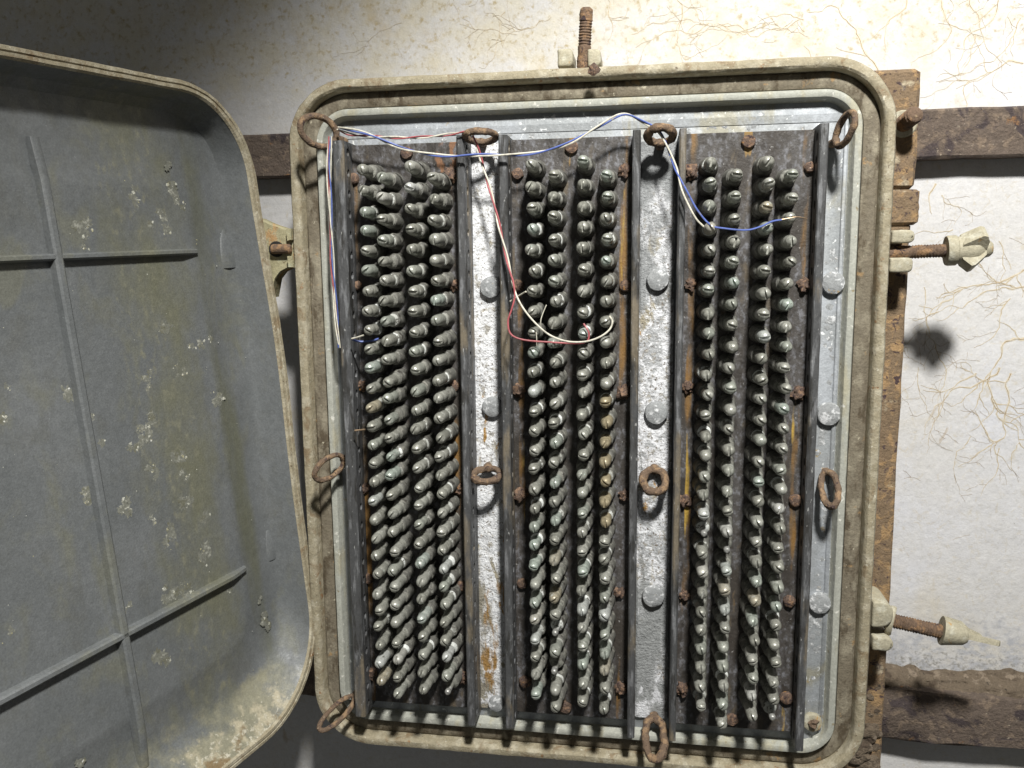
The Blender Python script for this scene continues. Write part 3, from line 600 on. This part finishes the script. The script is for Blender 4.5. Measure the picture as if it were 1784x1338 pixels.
for bi, (x0, x1, xl, xr, lab, sc) in enumerate(BL):
    blk = empty('terminal_block', W((x0 + x1) / 2, 0, (ZT + ZB) / 2)); org = Vector(blk.location)
    tag(blk, lab, 'terminal block', 'terminal blocks inside the cabinet')
    def put(o): o.parent = blk; o.location = Vector(o.location) - org; return o
    mb = MB(); mb.box(x0 - 1, x1 + 1, -9, 0, ZB + 6, ZT, 1.5, 0, 1); put(mb.build('base_plate', M['plate']))
    # ochre streaks under the side screws: thin rust runs lying on the plate
    put(rail_mb(xl, x0, 1, -22).build('side_rail', [M['rail'], M['dark']]))
    put(rail_mb(x1, xr, -1 if x1 > 100 else 1, -22).build('side_rail', [M['rail'], M['dark']]))
    for sx in sc[:2]:
        for zz in (150, -40, -222, -414, -592, -775):
            xx = sx + random.gauss(0, 2); z = zz + random.gauss(0, 3)
            mb = MB(); r = random.uniform(9, 13)
            if random.random() < .35: mb.lathe([(r, 0), (r, 5), (r * .8, 8), (r * .3, 9)], (xx, 0, z), (0, 1, 0), 12); mb.v = [tuple(wob(v, 5, 2)) for v in mb.v]
            else:
                blob(mb, (xx, 3, z), r, .75, 3, .35, .45)
            put(mb.build('screw_head', M['lump'], angle=60))
    for zz, sx in ((192, sc[2]), (-822, sc[3])):
        if sx is None: continue
        mb = MB(); mb.lathe([(11, 0), (11.5, 4), (10, 7), (5, 8)], (sx, 0, zz), (0, 1, 0), 14); mb.v = [tuple(wob(v, 5, 1.4)) for v in mb.v]; put(mb.build('screw_head', M['lump']))
    for c in range(4):
        ta, tb = at(*C1[bi * 4 + c], HP), at(*C2[bi * 4 + c], HP)
        for k in range(28):
            p = ta.lerp(tb, k / 27)
            x, z = p.x + random.gauss(0, .45), p.z + random.gauss(0, .5)
            o = bpy.data.objects.new('post', posts[random.randrange(5)]); C.objects.link(o); o.parent = blk
            lean = (random.gauss(0, .007), random.gauss(0, .007))
            o.location = Vector(W(x + lean[1] * HP, 0, z - lean[0] * HP)) - org
            o.rotation_euler = (lean[0], 0, lean[1])
            if (bi, c, k) in bare:
                q = bpy.data.objects.new('bare_stud', stud_me); C.objects.link(q); q.parent = o; continue
            if bi == 1 and c == 3 and 11 <= k <= 17: me = random.choice(caps_tan)
            else: me = caps[random.choice((0, 1, 2, 3, 4, 5, 6, 0, 1, 2, 3, 4, 5, 6, 7))]
            q = bpy.data.objects.new('cap_nut', me); C.objects.link(q); q.parent = o
            q.rotation_euler = (0, random.choice((random.gauss(0, .25), random.gauss(.7, .3), random.gauss(-.7, .3), random.uniform(0, math.pi), math.pi / 2 + random.gauss(0, .3))), 0)
            s_ = random.gauss(1, .02); q.scale = (random.gauss(1, .03), min(max(s_, .95), 1.05), 1); q.scale.z = q.scale.x

# ------------------------------------------------------------------ wires
def wire_paths(pts, off=1.7, pitch=105., phase=0.):
    P = catmull([at(*p) for p in pts], 10); out = [[], []]; s_ = 0
    for i, p in enumerate(P):
        if i: s_ += (p - P[i - 1]).length
        t = (P[min(i + 1, len(P) - 1)] - P[max(i - 1, 0)]).normalized()
        u = Vector((0, 1, 0)); u = (u - t * u.dot(t)).normalized(); q = t.cross(u); a_ = phase + 2 * math.pi * s_ / pitch
        for k in (0, 1):
            b_ = a_ + math.pi * k; out[k].append(p + (u * math.cos(b_) + q * math.sin(b_)) * off)
    return out
def wpair(root, pts, mA, mB, tailA=(), tailB=(), r=2.1, pitch=105., phase=0., headA=(), headB=()):
    r *= .74
    a_, b_ = wire_paths(pts, 1.7, pitch, phase)
    for base, hd, tl, m in ((a_, headA, tailA, mA), (b_, headB, tailB, mB)):
        path = list(base)
        if tl: path += catmull([base[-1]] + [at(*p) for p in tl], 8)[1:]
        if hd: path = catmull([at(*p) for p in hd] + [base[0]], 8)[:-1] + path
        MB().tube(path, r, 7).build('wire', M[m], root)
A_ = empty('wire_pair'); tag(A_, 'blue and white wire pair slung along the top rings to the right block', 'wire')
wpair(A_, [(590, 222, 40), (640, 233, 52), (700, 258, 54), (770, 271, 54), (840, 270, 56), (920, 268, 54), (985, 252, 54), (1040, 222, 54), (1085, 199, 50), (1118, 211, 44), (1146, 228, 44), (1160, 250, 46), (1178, 295, 56)],
      'white_wire', 'blue_wire', tailA=[(1186, 325, 62), (1196, 350, 66), (1212, 380, 70), (1226, 395, 74)], tailB=[(1194, 328, 64), (1215, 366, 72), (1238, 392, 84), (1262, 398, 90), (1300, 401, 92), (1325, 395, 92), (1345, 386, 92), (1362, 383, 92)], pitch=150)
MB().tube(catmull([at(1360, 383, 92), at(1376, 380, 92), at(1390, 378, 90), at(1406, 381, 86)], 6), 1., 6).build('bare_end', M['copper'], A_)
B_ = empty('wire_pair'); tag(B_, 'red and white wire pair looped from the second ring over the middle block', 'wire')
wpair(B_, [(824, 236, 48), (832, 258, 44), (843, 295, 40), (858, 345, 46), (870, 395, 54), (882, 445, 62), (893, 490, 72)], 'red_wire', 'white_wire', pitch=120,
      tailA=[(897, 515, 80), (891, 540, 86), (885, 560, 88), (890, 582, 90), (912, 592, 92), (955, 596, 93), (1000, 598, 93), (1022, 595, 93), (1026, 582, 93), (1022, 572, 92), (1017, 564, 88)],
      tailB=[(902, 520, 82), (918, 546, 88), (940, 570, 92), (962, 586, 93), (990, 595, 94), (1020, 595, 94), (1045, 587, 92), (1062, 574, 88), (1067, 560, 84), (1062, 551, 78)])
C_ = empty('wire_pair'); tag(C_, 'thin red and white wire pair running between the first and second top rings', 'wire')
wpair(C_, [(588, 226, 34), (615, 235, 40), (660, 238, 44), (700, 240, 46), (750, 238, 46), (790, 233, 48), (812, 230, 50), (824, 238, 50)], 'white_wire', 'red_wire', r=1.7, pitch=90)
D_ = empty('wire_pair'); tag(D_, 'blue and white wire pair hanging down beside the left edge of the left block', 'wire')
wpair(D_, [(577, 238, 40), (575, 280, 42), (576, 330, 44), (577, 390, 46), (580, 450, 46), (584, 510, 46), (588, 560, 46), (591, 606, 44)], 'white_wire', 'blue_wire', pitch=170, phase=.6, r=1.5)
E_ = empty('wire_pair'); tag(E_, 'red and white wire pair hanging down left of the blue pair at the cabinet edge', 'wire')
wpair(E_, [(573, 238, 36), (571, 290, 38), (573, 350, 40), (577, 410, 42), (577, 460, 42), (582, 520, 44), (586, 570, 44), (590, 600, 42)], 'red_wire', 'white_wire', pitch=240, phase=.3, r=1.7)
def single(pts, m, r, lab, name='wire_scrap'):
    tag(MB().tube(catmull([at(*p) for p in pts], 6), r, 6).build(name, M[m]), lab, 'wire')
single([(889, 525, 55), (903, 516, 62), (916, 508, 74)], 'white_wire', 1.6, 'short white wire stub poking left from a post of the middle block')
single([(952, 531, 78), (945, 548, 80), (942, 560, 82), (943, 574, 78)], 'white_wire', .8, 'hair thin pale strand hanging between two posts above the red loop')
single([(934, 578, 84), (935, 590, 84), (935, 602, 80)], 'white_wire', .8, 'hair thin pale strand crossing below the red loop')
single([(613, 590, 60), (622, 588, 64), (634, 584, 70)], 'white_wire', 1.8, 'cut white wire tip sticking out from the left posts')
single([(613, 591, 58), (625, 595, 55), (645, 594, 50), (660, 590, 48)], 'blue_wire', 1.8, 'cut blue wire tip among the posts of the left block')
single([(618, 750, 60), (628, 749, 60), (636, 748, 62)], 'copper', 1.6, 'short bright copper stub at the left posts')
